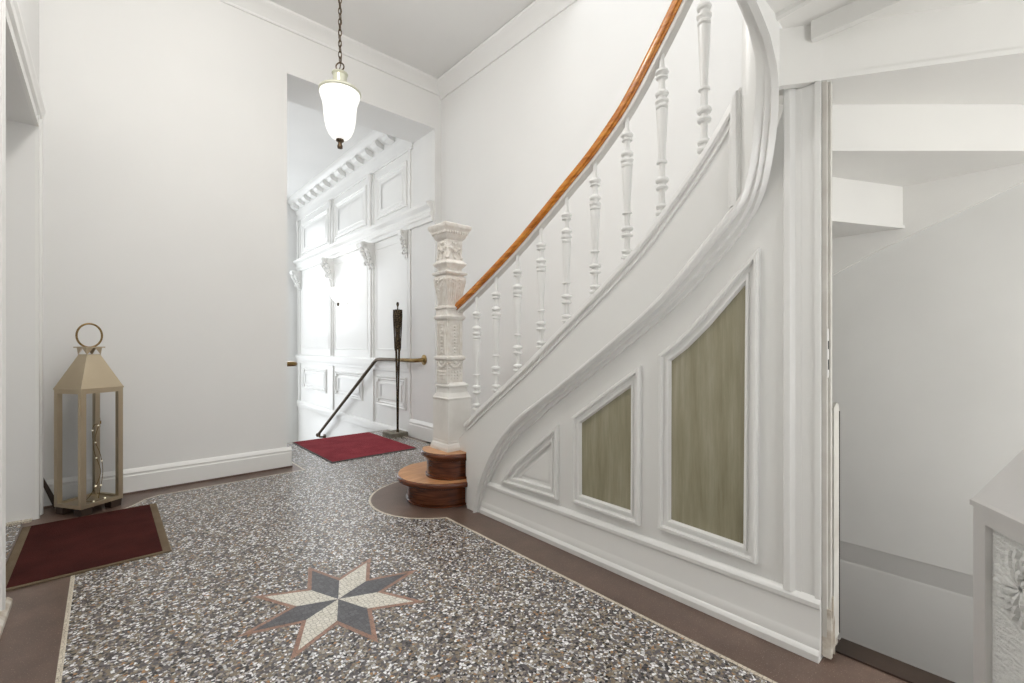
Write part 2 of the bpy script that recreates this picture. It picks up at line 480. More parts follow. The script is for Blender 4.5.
# ------------------------------------------------------------------ entrance beyond the opening
bm = B(); box(bm, XV, XV+T, YW+.45, YV, -1.4, 3.62); box(bm, XV, XV+T, YW+.02, YW+.45, -1.4, -.02)
we = structure('wall_entrance', bm, M['trim'])
bm = B(); box(bm, XO-.07-T, XO-.07, YW+.45, YV, -1.4, 3.62); structure('wall_entrance_left', bm, M['wall'])
bm = B(); box(bm, XO-.2, 1.15, YV, YV+T, -1.4, 3.62); box(bm, 2.30, XV+T, YV, YV+T, -1.4, 3.62); box(bm, 1.15, 2.30, YV, YV+T, 3.3, 3.62)
structure('wall_far', bm, M['wall'])
bm = B(); box(bm, XO-.2, XV+T, YW+.44, YV+T, 3.55, 3.66); structure('ceiling_entrance', bm, M['ceil'])
bm = B()   # glazed double door with fanlight at the far end
for x in (1.15, 1.69, 2.22): box(bm, x, x+.08, YV+.03, YV+.09, -1.2, 3.3)
for z in (-1.2, -.3, .95, 1.1, 3.22): box(bm, 1.15, 2.30, YV+.03, YV+.09, z, z+.10)
structure('door_2', bm, M['trim'])
pv = lambda u, v, o: (XV-o, u, v)
FR = [(0, 0), (.004, .016), (.016, .018), (.03, .006), (.042, .012), (.055, 0)]
# stiles/pilasters, dado rail, entablature, cornice
bm = B()
def run(prof, y0, y1): loft(bm, [[(XV-o, y, z) for o, z in prof] for y in (y0, y1)])
run([(-.01, .70), (.012, .70), (.020, .715), (.020, .735), (.038, .765), (.044, .80), (.044, .835), (.030, .85), (-.01, .85)], 4.53, YV)
obj('dado_rail', bm, M['trim'], we, 30)
bm = B()
run([(-.01, 2.30), (.022, 2.30), (.026, 2.34), (.040, 2.355), (.044, 2.385), (.034, 2.40), (.040, 2.43), (.078, 2.46), (.086, 2.49), (.070, 2.50), (-.01, 2.51)], YW+.03, YV)
obj('entablature', bm, M['trim'], we, 30)
bm = B()
run([(-.01, 3.19), (.016, 3.19), (.022, 3.21), (.014, 3.225), (.020, 3.30), (.04, 3.33), (.045, 3.345), (.045, 3.42), (.12, 3.455), (.17, 3.50), (.185, 3.53), (.185, 3.56), (-.01, 3.56)], 4.47, YV)
obj('cornice', bm, M['trim'], we, 30)
for i in range(13):
    y = 4.80+i*.29
    bm = B(); prism(bm, [(XV-.03, 3.36), (XV-.075, 3.365), (XV-.13, 3.385), (XV-.155, 3.415), (XV-.15, 3.45), (XV-.03, 3.455)], y, y+.13, 'y')
    obj('cornice_bracket', bm, M['trim'], we, 30)
for y in (4.535, 5.49, 6.86, 8.40):
    bm = B()
    w = .05 if y > 4.6 else .02
    box(bm, XV-.016, XV+.01, y-w, y+w, .85, 2.30); box(bm, XV-.016, XV+.01, y-w, y+w, -.02, .70); box(bm, XV-.014, XV+.01, y-w, y+w, 2.50, 3.19)
    if y > 4.6:
        # slender engaged shaft above the entablature
        lathe(bm, [(.008, 2.46), (.024, 2.47), (.026, 2.50), (.015, 2.53), (.012, 2.8), (.014, 3.05), (.022, 3.09), (.03, 3.13), (.032, 3.17), (.01, 3.19)], (XV-.034, y, 0), 12)
        tube(bm, [(XV-.024, y, .85), (XV-.024, y, 2.0)], .011, 8)
    obj('pilaster', bm, M['trim'], we, 30)
for y, s in ((4.60, .7), (5.49, 1.25), (6.86, 1.25), (8.36, 1.1)):
    bm = B()
    # leafy scroll bracket: side profile with two volutes and leaf lobes
    pr = [(0, 2.30), (.14, 2.30), (.15, 2.27), (.135, 2.235), (.10, 2.22), (.085, 2.17), (.06, 2.10), (.05, 2.04), (.028, 1.99), (0, 1.97)]
    prism(bm, [(XV-o*s, z) for o, z in pr], y-.045*s, y+.045*s, 'y')
    for q in (-1, 1):
        for (o, z, r) in ((.118, 2.262, .034), (.05, 2.05, .024)):
            bm2 = [(XV-o*s+r*s*math.cos(a)*math.exp(-a*.13), y+q*.055*s, z+r*s*math.sin(a)*math.exp(-a*.13)) for a in [k*.5 for k in range(22)]]
            tube(bm, bm2, .008*s, 6)
    for j in range(6):
        t = j/5
        ball(bm, (XV-(.115-.085*t)*s, y, 2.20-.2*t), (.030-.012*t)*s, 8, 6)
        for q in (-1, 1): ball(bm, (XV-(.085-.07*t)*s, y+q*(.05-.01*t)*s, 2.19-.2*t), (.026-.012*t)*s, 8, 6)
    obj('corbel', bm, M['trim'], we, 40)
def vpanel(y0, y1, z0, z1):
    bm = B(); moulding(bm, rectp(y0, y1, z0, z1), FR, pv)
    moulding(bm, rectp(y0+.10, y1-.10, z0+.08, z1-.08), [(0, 0), (.01, .008), (.03, .008)], pv)
    obj('panel_moulding', bm, M['trim'], we, 30)
for y0, y1 in ((4.60, 5.36), (5.66, 6.74), (7.02, 8.26)):
    vpanel(y0, y1, 2.58, 3.10)
    bm = B(); moulding(bm, rectp(y0-.02, y1+.02, .95, 2.22), [(0, 0), (.004, .006), (.014, .006), (.02, 0)], pv); obj('panel_moulding', bm, M['trim'], we, 30)
for y0, y1 in ((4.62, 5.38), (5.78, 6.74), (7.10, 8.20)):
    vpanel(y0, y1, .27, .64)
    bm = B()
    for a in (y0+.06, y1-.06):
        for z in (.33, .58): box(bm, XV-.02, XV+.01, a-.02, a+.02, z-.02, z+.02)
    obj('panel_stud', bm, M['trim'], we)
bm = B()   # sloping skirting that follows the entrance steps, level at the top
run([(-.01, -.06), (.02, -.06), (.026, -.02), (.026, .02), (.012, .045), (-.01, .05)], 4.53, YV)
obj('skirting', bm, M['trim'], we, 30)

# ------------------------------------------------------------------ staircase
ST = empty('staircase', (2.05, 2.4, 0), 'white painted winding staircase with honey wood handrail and panelled side', 'staircase')
# --- bottom two steps, rounded round the newel post
def bull(c, r, yf, x1):
    """bullnose plan: straight front at yf, round end about c"""
    pts = [(x1, yf)]
    a = math.acos(max(-1, min(1, (yf-c[1])/r)))
    a_start = PI/2+0.0 if yf >= c[1]+r else PI/2+a
    n = 22
    for i in range(n+1):
        t = a_start+(1.5*PI-a_start)*i/n
        pts.append((c[0]+r*math.cos(t), c[1]+r*math.sin(t)))
    pts.append((x1, c[1]-r))
    return pts
def step(c, rr, rn, yr, z0, z1, x1):
    bm = B()
    prism(bm, bull(c, rr, yr, x1), z0, z1-.034)
    loft(bm, [[(x, y, z) for x, y in bull(c, rr+q, yr+q, x1)] for q, z in ((.0, z1-.055), (.012, z1-.05), (.018, z1-.036))])
    loft(bm, [[(x, y, z) for x, y in bull(c, rr+q, yr+q, x1)] for q, z in ((0, z0), (.008, z0), (.008, z0+.012), (0, z0+.016))])
    s = obj('bottom_step', bm, M['dark'], ST, 40)
    bm = B()
    q = rn-rr
    loft(bm, [[(x, y, z) for x, y in bull(c, rr+d, yr+d, x1)] for d, z in ((q-.012, z1-.036), (q-.002, z1-.030), (q, z1-.018), (q-.002, z1-.007), (q-.008, z1-.001))], caps=True)
    o = obj('tread', bm, M['dark'], s, 50)
    bm = B()
    pts = bull(c, rr+q-.012, yr+q-.012, x1)
    ym = c[1]+.03
    for lo, hi in ((-9, ym-.0015), (ym+.0015, 9)):
        cl = [(x, min(max(y, lo), hi)) for x, y in pts]
        d = []
        for p in cl:
            if not d or (abs(p[0]-d[-1][0])+abs(p[1]-d[-1][1])) > 1e-5: d.append(p)
        if len(d) > 3: prism(bm, d, z1-.003, z1+.001)
    obj('tread_board', bm, M['tread'], s)
step((1.695, 2.565), .245, .312, 2.80, 0, .165, 2.60)
step((1.700, 2.480), .165, .205, 2.60, .165, .332, 2.60)
# --- newel post
NC = (1.686, 2.489)
bm = B()
sqloft(bm, [(.102, .332), (.102, .350), (.100, .358), (.096, .372), (.090, .380), (.090, .392), (.0885, .398), (.0885, .655), (.091, .660), (.091, .668), (.086, .672), (.074, .700), (.070, .728), (.070, .736), (.080, .740), (.080, .748), (.066, .756), (.060, .764)], (NC[0]+.011, NC[1]-.011, 0))
nw = obj('newel_post', bm, M['newel'], ST)
nw['label'] = 'white carved square post at the foot of the stairs'
bm = B()
sqloft(bm, [(.0605, .760), (.0605, .905), (.066, .908), (.074, .916), (.074, .928), (.066, .936), (.060, .94), (.060, 1.165), (.066, 1.170), (.074, 1.180), (.074, 1.192), (.067, 1.198), (.064, 1.205), (.064, 1.238), (.071, 1.243), (.071, 1.252), (.062, 1.258)], (*NC, 0))
for sx, sy in ((-1, 0), (1, 0), (0, -1), (0, 1)):
    def F(u, z, o, h=.060): return (NC[0]+sx*(h+o)-sy*u, NC[1]+sy*(h+o)+sx*u, z)
    # beaded sunk panels
    for u in (-.042, .042):
        loft(bm, [[F(u-.008, z, 0), F(u-.008, z, .006), F(u+.008, z, .006), F(u+.008, z, 0)] for z in (.945, 1.160)])
    loft(bm, [[F(-.042, z, 0), F(-.042, z, .005), F(.042, z, .005), F(.042, z, 0)] for z in (1.142, 1.160)])
    for j in range(9):
        ball(bm, F(0, .962+j*.0205, .001), .0105, 8, 6)
        for u in (-.020, .020): ball(bm, F(u, .955+j*.0215, -.001), .005, 6, 5)
    # festoon with drops below the collar
    for j in range(9):
        t = j/8*2-1
        ball(bm, F(t*.046, .862+.03*t*t, .001), .0105, 8, 6)
    for t in (-1, -.5, 0, .5, 1):
        for j in range(3): ball(bm, F(t*.044, .79+j*.022+(.025 if abs(t) > .7 else 0), -.001), .0085-.0012*(2-j), 7, 5)
    ball(bm, F(0, .893, .002), .014, 8, 6)
sh = obj('post_shaft', bm, M['ornament'], nw, 40)
bm = B()
# swelling vase with scrolled acanthus, waist plates, carved block, abacus
sqloft(bm, [(.057, 1.256), (.058, 1.30), (.063, 1.345), (.072, 1.39), (.076, 1.42), (.074, 1.445), (.064, 1.458), (.078, 1.462), (.084, 1.470), (.084, 1.476), (.060, 1.489), (.056, 1.494), (.056, 1.502), (.066, 1.515), (.080, 1.530), (.080, 1.538), (.066, 1.552), (.058, 1.562), (.0585, 1.686), (.066, 1.694), (.072, 1.702), (.076, 1.712), (.090, 1.742), (.099, 1.756), (.103, 1.762), (.103, 1.780), (.098, 1.785), (.060, 1.796), (.04, 1.798)], (*NC, 0))
for sx, sy in ((-1, 0), (1, 0), (0, -1), (0, 1)):
    def F(u, z, o, h=.058): return (NC[0]+sx*(h+o)-sy*u, NC[1]+sy*(h+o)+sx*u, z)
    hw = lambda z: interp([(1.256, .057), (1.30, .058), (1.345, .063), (1.39, .072), (1.42, .076), (1.445, .074)], z)
    for u in (-.05, -.034, -.017, 0, .017, .034, .05):       # leaf ribs
        tube(bm, [F(u*(.86+.25*j/7), 1.27+.17*j/7, 0, hw(1.27+.17*j/7)) for j in range(8)], [.003+.0035*math.sin(PI*min(1, j/6.)) for j in range(8)], 6)
    for u in (-.054, .054, 0):                                # scroll heads
        tube(bm, [F(u+.014*math.exp(-a*.12)*math.cos(a), 1.425+.016*math.exp(-a*.12)*math.sin(a), .004, .074) for a in [q*.6 for q in range(16)]], .0045, 6)
        ball(bm, F(u, 1.425, .004, .074), .006, 6, 5)
    for u in (-.028, .028):
        for j in range(4): ball(bm, F(u, 1.43-j*.022, .002, hw(1.43-j*.022)), .008-.001*j, 7, 5)
    for q in (-1, 1):                                         # foliage on the block
        tube(bm, [F(q*(.030+.020*math.exp(-a*.10)*math.cos(a)), 1.632+.028*math.exp(-a*.10)*math.sin(a), .002) for a in [k_*.5 for k_ in range(20)]], .0055, 6)
        tube(bm, [F(q*(.005+.045*t), 1.568+.045*math.sin(PI*t), .002) for t in [k_/8 for k_ in range(9)]], .005, 6)
        ball(bm, F(q*.030, 1.632, .004), .011, 7, 5); ball(bm, F(q*.05, 1.572, .002), .010, 7, 5)
        ball(bm, F(q*.016, 1.668, .002), .009, 7, 5)
    ball(bm, F(0, 1.615, .002), .014, 8, 6); ball(bm, F(0, 1.662, .003), .011, 7, 5); ball(bm, F(0, 1.572, .003), .009, 7, 5)
    for j in range(9):                                        # egg-and-dart under the abacus
        ball(bm, F(-.076+j*.019, 1.733, .024), .0105, 7, 5, 1.2)
obj('post_capital', bm, M['ornament'], nw, 40)

# --- wreathed string (the sloping carved board with its deep moulding)
def S(s, z, o):
    """s along the string from where it turns (straight part s>0), o = proud of its face"""
    if s >= 0: return (SX-o, YT+s, z)
    th = -s/RT
    if th <= PI/2:
        r = RT-o
        return (TC[0]+r*math.cos(th), TC[1]-r*math.sin(th), z)
    return (TC[0]-(-s-RT*PI/2), TC[1]-RT+o, z)
U = [(2.180, -.005), (2.173, .037), (2.130, .179), (2.047, .349), (1.922, .510), (1.784, .629), (1.639, .722), (1.495, .814), (1.213, 1.008), (.975, 1.186), (.764, 1.400), (.658, 1.512)]
Lo = [(2.150, -.005), (2.147, .065), (2.063, .228), (1.960, .379), (1.821, .511), (1.652, .634), (1.524, .729), (1.261, .905), (1.096, 1.020), (.893, 1.166), (.699, 1.355), (.640, 1.425)]
Tt = [(2.272, .515), (2.20, .566), (2.125, .622), (1.777, .861), (1.490, 1.073), (1.250, 1.252), (1.045, 1.420), (.869, 1.604), (.790, 1.695), (.734, 1.766), (.687, 1.832), (.645, 1.900)]
NS = 60
Us = resample(spline(U, 6), NS); Ls = resample(spline(Lo, 6), NS); Ts = resample(spline(Tt, 6), NS)
s_of = lambda p: (p[0]-YT, p[1])
Us = [s_of(p) for p in Us]; Ls = [s_of(p) for p in Ls]; Ts = [s_of(p) for p in Ts]
# top points for the lowest bit, beside the newel
lowT = [(2.262-YT, -.005), (2.265-YT, .20), (2.27-YT, .40)]
TH = [(0, 1.425), (15, 1.470), (32, 1.545), (50, 1.675), (68, 1.785), (80, 1.843), (90, 1.889), (100, 1.950), (118, 1.995), (140, 2.02)]
for i in range(1, 25):
    th = i*140/24
    if th <= 90: s = -math.radians(th)*RT
    else: s = -RT*PI/2-(th-90)/50*.30
    zl = interp(TH, th); zu = zl+interp([(0, .095), (40, .12), (90, .09), (140, .085)], th)
    Us.append((s, zu)); Ls.append((s, zl)); Ts.append((min(s, -.0005), 2.62))
Us.append((-1.9, 2.105)); Ls.append((-1.9, 2.02)); Ts.append((-1.9, 2.62))
Tf = []
n_low = 10
for i in range(len(Us)):
    if i <= n_low:
        Tf.append(resample(lowT+[Ts[0]], n_low+1)[i])
    elif i < NS:
        q = (i-n_low)/(NS-1-n_low)
        Tf.append(resample(Ts[:NS], 400)[int(q*399)])
    else: Tf.append(Ts[i])
bm = B()
PRO = [(-.041, 0), (-.024, .01), (-.023, .26), (-.006, .30), (-.006, .56), (.013, .60), (.021, .70), (.021, .84), (.014, .93), (.0, 1.03)]
rings = []
for i in range(len(Us)):
    u, l, t = Us[i], Ls[i], Tf[i]
    if i == 0: l = (l[0], -.004)
    r = [S(l[0]+(u[0]-l[0])*f, l[1]+(u[1]-l[1])*f, o) for o, f in PRO]
    r += [S(t[0], t[1], 0), S(t[0], t[1], -.046), S(u[0], u[1], -.046), S(l[0], l[1], -.045)]
    rings.append(r)
loft(bm, rings)
stg = obj('string_board', bm, M['stair'], ST, 32)
bm = B(); prism(bm, [(2.262, 0), (2.262, .50), (2.40, .40), (2.40, 0)], SX+.03, SX+.075, 'x'); obj('string_end', bm, M['stair'], stg)
# bead and fillet along the top edge of the straight part
bm = B()
tp = [(p[0]-YT, p[1]) for p in resample(spline(Tt, 6), 70) if p[0]-YT > .014]
rings = []
for i, p in enumerate(tp):
    a, b = tp[max(i-1, 0)], tp[min(i+1, len(tp)-1)]
    d = Vector((b[0]-a[0], b[1]-a[1])).normalized(); nn = Vector((d.y, -d.x))
    if nn.y > 0: nn = -nn
    rings.append([S(max(p[0]+nn.x*q, .012), p[1]+nn.y*q, o) for q, o in ((-.006, -.050), (-.010, -.02), (-.010, .008), (-.004, .016), (.012, .018), (.018, .014), (.020, .004), (.028, .004), (.030, .008), (.038, .008), (.041, -.002), (.041, -.05))])
loft(bm, rings)
obj('cap_moulding', bm, M['stair'], stg, 32)
# upright bead where the straight string meets the wreath
bm = B()
tpz = lambda a: interp([tuple(p) for p in spline(Tt, 6)], YT+max(a, 0))+.008
cols = ((.040, -.01), (.040, .006), (.034, .008), (.031, .018), (.020, .021), (.010, .019), (.006, .008), (.001, .005), (.000, -.01))
loft(bm, [[S(a, 1.492, o) for a, o in cols], [S(a, tpz(a), o) for a, o in cols]])
obj('stile_moulding', bm, M['stair'], stg, 32)

# --- balusters, one turned pattern
def baluster_bm(h):
    bm = B()
    pr = [(0.007, 0), (.0085, .03), (.012, .088), (.0205, .092), (.022, .100), (.020, .109), (.0125, .112), (.0125, .122), (.019, .126), (.021, .134), (.019, .142), (.0118, .147), (.011, .19), (.012, .222), (.019, .226), (.0215, .234), (.019, .243), (.0128, .248), (.0128, .262), (.0205, .267), (.0225, .276), (.0205, .286), (.0115, .292), (.0115, .365), (.0175, .369), (.0175, .377), (.0128, .382), (.0138, .45), (.0165, .55), (.019, .640), (.0195, .655), (.0145, .662), (.020, .668), (.0205, .676), (.017, .684), (.018, .690), (.0225, .698), (.0225, .708), (.015, .716), (.015, .728), (.0205, .734), (.0225, .744), (.019, .756), (.013, .764), (.0108, .80), (.013, .822), (.0195, .828), (.0195, .836), (.0135, .842), (.0185, .850), (.0225, .858), (.0205, .870), (.011, .878), (.0085, .93), (.0085, 1.0)]
    lathe(bm, [(r*1.12 if r < .016 else r*1.22, z*h) for r, z in pr], (0, 0, 0), 18)
    return bm
BXc = 1.72; KB = 1.72/1.74
HT = [(2.445, 1.268), (2.24, 1.37), (1.905, 1.553), (1.658, 1.709), (1.522, 1.800), (1.357, 1.910), (1.221, 2.021), (1.157, 2.083), (1.067, 2.191), (.921, 2.386), (.83, 2.54), (.73, 2.72), (.645, 2.88)]
HT = [(y, z_+.006) for y, z_ in HT]
HTs = spline(HT, 6)
hz = lambda y: interp(HTs, y)
tz = lambda y: interp([tuple(p) for p in spline(Tt, 6)], y)
ys = [KB*y for y in (2.27, 2.079, 1.889, 1.703, 1.523, 1.343, 1.165, .994, .814)]
lows = [tz(y)+.004 for y in ys]; tops = [hz(y)-.075 for y in ys]
for y, z0, z1 in zip(ys, lows, tops):
    b = obj('baluster', baluster_bm(z1-z0+.02), M['stair'], ST, 35)
    b.location = (BXc, y, z0-.01)
# --- handrail: varnished wood on a painted sub-rail
path = []
for y, z in resample(HTs, 60): path.append((BXc, y, z))
for i in range(1, 11):
    th = i*9
    r = RT-.03
    path.append((TC[0]+r*math.cos(math.radians(th)), TC[1]-r*math.sin(math.radians(th)), 2.88+i*.028))
path[-11:-10] = [(BXc-.002, .645, 2.88)]
for i in range(1, 8): path.append((TC[0]-i*.2, TC[1]-RT+.03, 3.16+i*.012))
def rail_sweep(sec):
    bm = B(); rings = []
    P = [Vector(p) for p in path]
    for i, p in enumerate(P):
        t = (P[min(i+1, len(P)-1)]-P[max(i-1, 0)]).normalized()
        side = Vector((t.y, -t.x, 0)).normalized()       # horizontal
        up = side.cross(t); up = up if up.z > 0 else -up
        rings.append([tuple(p+side*a+up*b) for a, b in sec])
    loft(bm, rings); return bm
obj('handrail', rail_sweep([(-.024, -.046), (-.026, -.036), (-.031, -.033), (-.033, -.022), (-.031, -.010), (-.026, -.002), (-.014, .003), (0, .005), (.014, .003), (.026, -.002), (.031, -.010), (.033, -.022), (.031, -.033), (.026, -.036), (.024, -.046)]), M['rail'], ST, 35)['label'] = 'honey coloured varnished wooden handrail'
obj('handrail_base', rail_sweep([(-.020, -.045), (-.020, -.062), (-.017, -.066), (.017, -.066), (.020, -.062), (.020, -.045)]), M['fillet'], ST, 35)['label'] = 'painted underside of the handrail, greyed to stand in for shade'

# --- spandrel: the panelled side below the string
pp = lambda u, v, o: (PX-o, u, v)
bm = B()
out = [(2.165, 0.0), (.415, 0.0), (.415, 1.843), (.51, 1.843), (.55, 1.72), (.60, 1.56)]+[(p[0]+.0, p[1]+.02) for p in reversed(Lo[1:-1])]
small_o = [(1.957, .230), (1.905, .286), (1.855, .341), (1.775, .405), (1.662, .493), (1.542, .588), (1.543, .238)]
mid_o = [(1.429, .250), (1.076, .246), (1.073, .900), (1.212, .805), (1.430, .652)]
big_o = [(.970, .262), (.612, .250), (.604, 1.318), (.675, 1.245), (.740, 1.172), (.804, 1.100), (.885, 1.022), (.968, .960)]
prism(bm, out, PX, PX+.028, 'x')
sp0 = obj('spandrel_panel', bm, M['stair'], ST)
PM = [(0, -.002), (.0005, .018), (.006, .025), (.015, .025), (.019, .010), (.032, .009), (.035, .017), (.043, .016), (.050, .0)]
def frame(poly, last):
    bm = B(); moulding(bm, inset(poly, -.009), PM+last, pp); return obj('panel_moulding', bm, M['stair'], sp0, 32)
frame(small_o, [(.058, -.003), (.070, .004), (.078, .005)])
fm = frame(mid_o, [(.053, -.002)]); fb = frame(big_o, [(.053, -.002)])
# sunk fielded panel in the small triangular frame
bm = B(); q = inset(small_o, .066); prism(bm, q, PX-.005, PX+.002, 'x'); obj('raised_field', bm, M['stair'], sp0)
for poly, par in ((mid_o, fm), (big_o, fb)):
    bm = B(); prism(bm, inset(poly, .040), PX-.0012, PX+.004, 'x')
    g = obj('pane', bm, M['pane'], sp0); g['label'] = 'old glass pane painted over in olive beige'
bm = B()   # skirting with its bead at the floor
loft(bm, [[(PX-o, y, z) for o, z in ((-.01, 0), (.030, 0), (.031, .022), (.026, .031), (.020, .036), (.019, .052), (.014, .066), (.012, .072), (.012, .160), (.018, .166), (.019, .180), (.013, .190), (.003, .197), (-.01, .197))] for y in (2.150, .415)])
obj('skirting', bm, M['stair'], sp0, 30)
bm = B()   # post beside the cellar doorway
for y0, y1, o in ((.489, .470, .006), (.472, .419, .004), (.431, .415, .010)):
    box(bm, PX-o, PX+.03, y1, y0, .19, 1.844)
prism(bm, [(PX+.02, .520), (PX-.015, .520), (PX-.020, .515), (PX-.020, .499), (PX-.015, .494), (PX-.006, .486), (PX+.02, .486)], .19, 1.860, 'z')
obj('doorway_post', bm, M['stair'], sp0)
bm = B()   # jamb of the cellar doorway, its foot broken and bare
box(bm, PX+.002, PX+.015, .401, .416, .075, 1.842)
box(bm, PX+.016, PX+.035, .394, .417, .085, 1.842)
jm = obj('door_jamb', bm, M['dimmed'], sp0)
bm = B()
for i in range(20):
    x = PX+.003+i*.0048
    q = .0 if i < 9 else .004
    box(bm, x, x+.0044, .388+q+.005*random.random(), .4155, .006+.035*random.random(), .10+.10*random.random() if i < 9 else .19+.05*random.random())
obj('splintered_foot', bm, M['raw'], jm)
bm = B(); box(bm, PX+.003, PX+.0145, .3985, .4015, .90, 1.055); obj('strike_plate', bm, M['trim'], jm)
for z0, z1 in ((.990, 1.016), (.925, .957)):
    bm = B(); box(bm, PX+.005, PX+.012, .3970, .3990, z0, z1); obj('strike_slot', bm, M['slot'], jm)
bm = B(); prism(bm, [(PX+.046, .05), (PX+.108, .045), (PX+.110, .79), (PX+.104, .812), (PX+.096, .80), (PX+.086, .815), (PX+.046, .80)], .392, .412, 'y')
obj('door_stop', bm, M['dimmed'], jm)
bm = B(); box(bm, PX+.1095, PX+.1125, .390, .400, .05, .785); obj('door_stop_edge', bm, M['slot'], jm)

# --- steps seen from below: treads and risers, straight then fanning round the well
riser = {}
for n in range(3, 10):
    y = 2.84-(n-1)*.2422+(.05 if n == 9 else 0)
    yo = y if n < 8 else y-(.04 if n == 8 else .14)
    riser[n] = ((1.73, y), (XW, yo))
riser[10] = ((1.70, .764), (XW, .327)); riser[11] = ((1.70, .654), (XW, -.174)); riser[12] = ((1.68, .510), (XW, -.958))
TOP = {n: RISE*n for n in range(3, 9)}; TOP.update({8: 1.375, 9: 1.555, 10: 1.735, 11: 1.900, 12: 2.07})
def thick_line(a, b, t):
    d = Vector((b[0]-a[0], b[1]-a[1])).normalized(); n = Vector((-d.y, d.x))*t/2
    return [(a[0]+n.x, a[1]+n.y), (b[0]+n.x, b[1]+n.y), (b[0]-n.x, b[1]-n.y), (a[0]-n.x, a[1]-n.y)]
for n in range(3, 13):
    a, b = riser[n]
    zt = TOP[n]; zp = TOP[n-1] if n > 3 else RISE*2
    bm = B(); prism(bm, thick_line(a, b, .02), zp-.036, zt-.039)
    if n >= 10:   # little bead along the lower edge
        prism(bm, thick_line(a, b, .032), zp-.043, zp-.028)
    obj('riser', bm, M['under'], ST)
    if n < 12:
        c, d = riser[n+1]
        pts = [a, b]+([(XW, -1.0)] if False else [])+[d, c]
        bm = B(); prism(bm, pts, zt-.04, zt)
        obj('tread', bm, M['under'] if n > 8 else M['stair'], ST)
bm = B()
prism(bm, [(1.68, .510), (XW, -.958), (XW, -1.62), (XL, -1.62), (XL, .50), (1.56, .50)], 2.03, 2.07)
obj('landing', bm, M['under'], ST)
bm = B()   # trimmer board under the landing edge and the block beside the wreath
box(bm, 1.665, 1.690, -1.6, .435, 1.972, 2.031)
obj('trimmer', bm, M['under'], ST)
bm = B(); prism(bm, thick_line((1.632, .536), (1.712, .419), .026), 1.846, 2.031); obj('corner_block', bm, M['under'], ST)
bm = B()   # moulded batten across the landing soffit
loft(bm, [[(x+q, y, 2.0305-o) for q, o in ((0, 0), (.004, .012), (.016, .016), (.028, .012), (.036, 0))] for x, y in ((1.545, .50), (1.40, -.6))])
obj('soffit_batten', bm, M['under'], ST, 30)
bm = B()   # wall string on the far wall
ws = [(2.3, .10), (2.3, .40), (1.30, 1.28), (.596, 1.368+.29), (.30, 1.80), (-.02, 1.694+.30), (-1.5, 2.8), (-1.5, 2.478), (-.02, 1.694), (.596, 1.368), (1.2, 1.0)]
prism(bm, [(2.30, .40), (2.30, .70), (.60, 1.72), (-.05, 2.02), (-.55, 2.02), (-.05, 1.640), (.42, 1.428), (.70, 1.285)], XW-.03, XW, 'x')
obj('wall_string', bm, M['under'], ST)

# ------------------------------------------------------------------ mat and rug
def mat(name, x0, x1, y0, y1, h, pile, edge, label, cat, ew_x, ew_y):
    r = empty(name, ((x0+x1)/2, (y0+y1)/2, 0), label, cat)
    bm = B(); sqp = lambda d, z: [(x0+d, y0+d, z), (x1-d, y0+d, z), (x1-d, y1-d, z), (x0+d, y1-d, z)]
    loft(bm, [sqp(0, .0015), sqp(0, h*.6), sqp(.004, h*.75)])
    obj('binding', bm, edge, r)
    bm = B()
    def pq(d, z): return [(x0+ew_x+d, y0+ew_y+d, z), (x1-ew_x-d, y0+ew_y+d, z), (x1-ew_x-d, y1-ew_y-d, z), (x0+ew_x+d, y1-ew_y-d, z)]
    loft(bm, [pq(0, h*.5), pq(0, h*.9), pq(.004, h)])
    obj('pile', bm, pile, r)
    return r
mat('door_mat', -.335, .242, 2.745, 3.635, .012, M['mat_red'], M['mat_edge'], 'dark maroon door mat with taupe edges in front of the white doorway', 'mat', .034, .014)
mat('rug', 1.440, 2.262, 3.90, 4.985, .012, M['rug_red'], M['rug_edge'], 'bright red rug at the top of the entrance steps under the wall opening', 'rug', .008, .010)

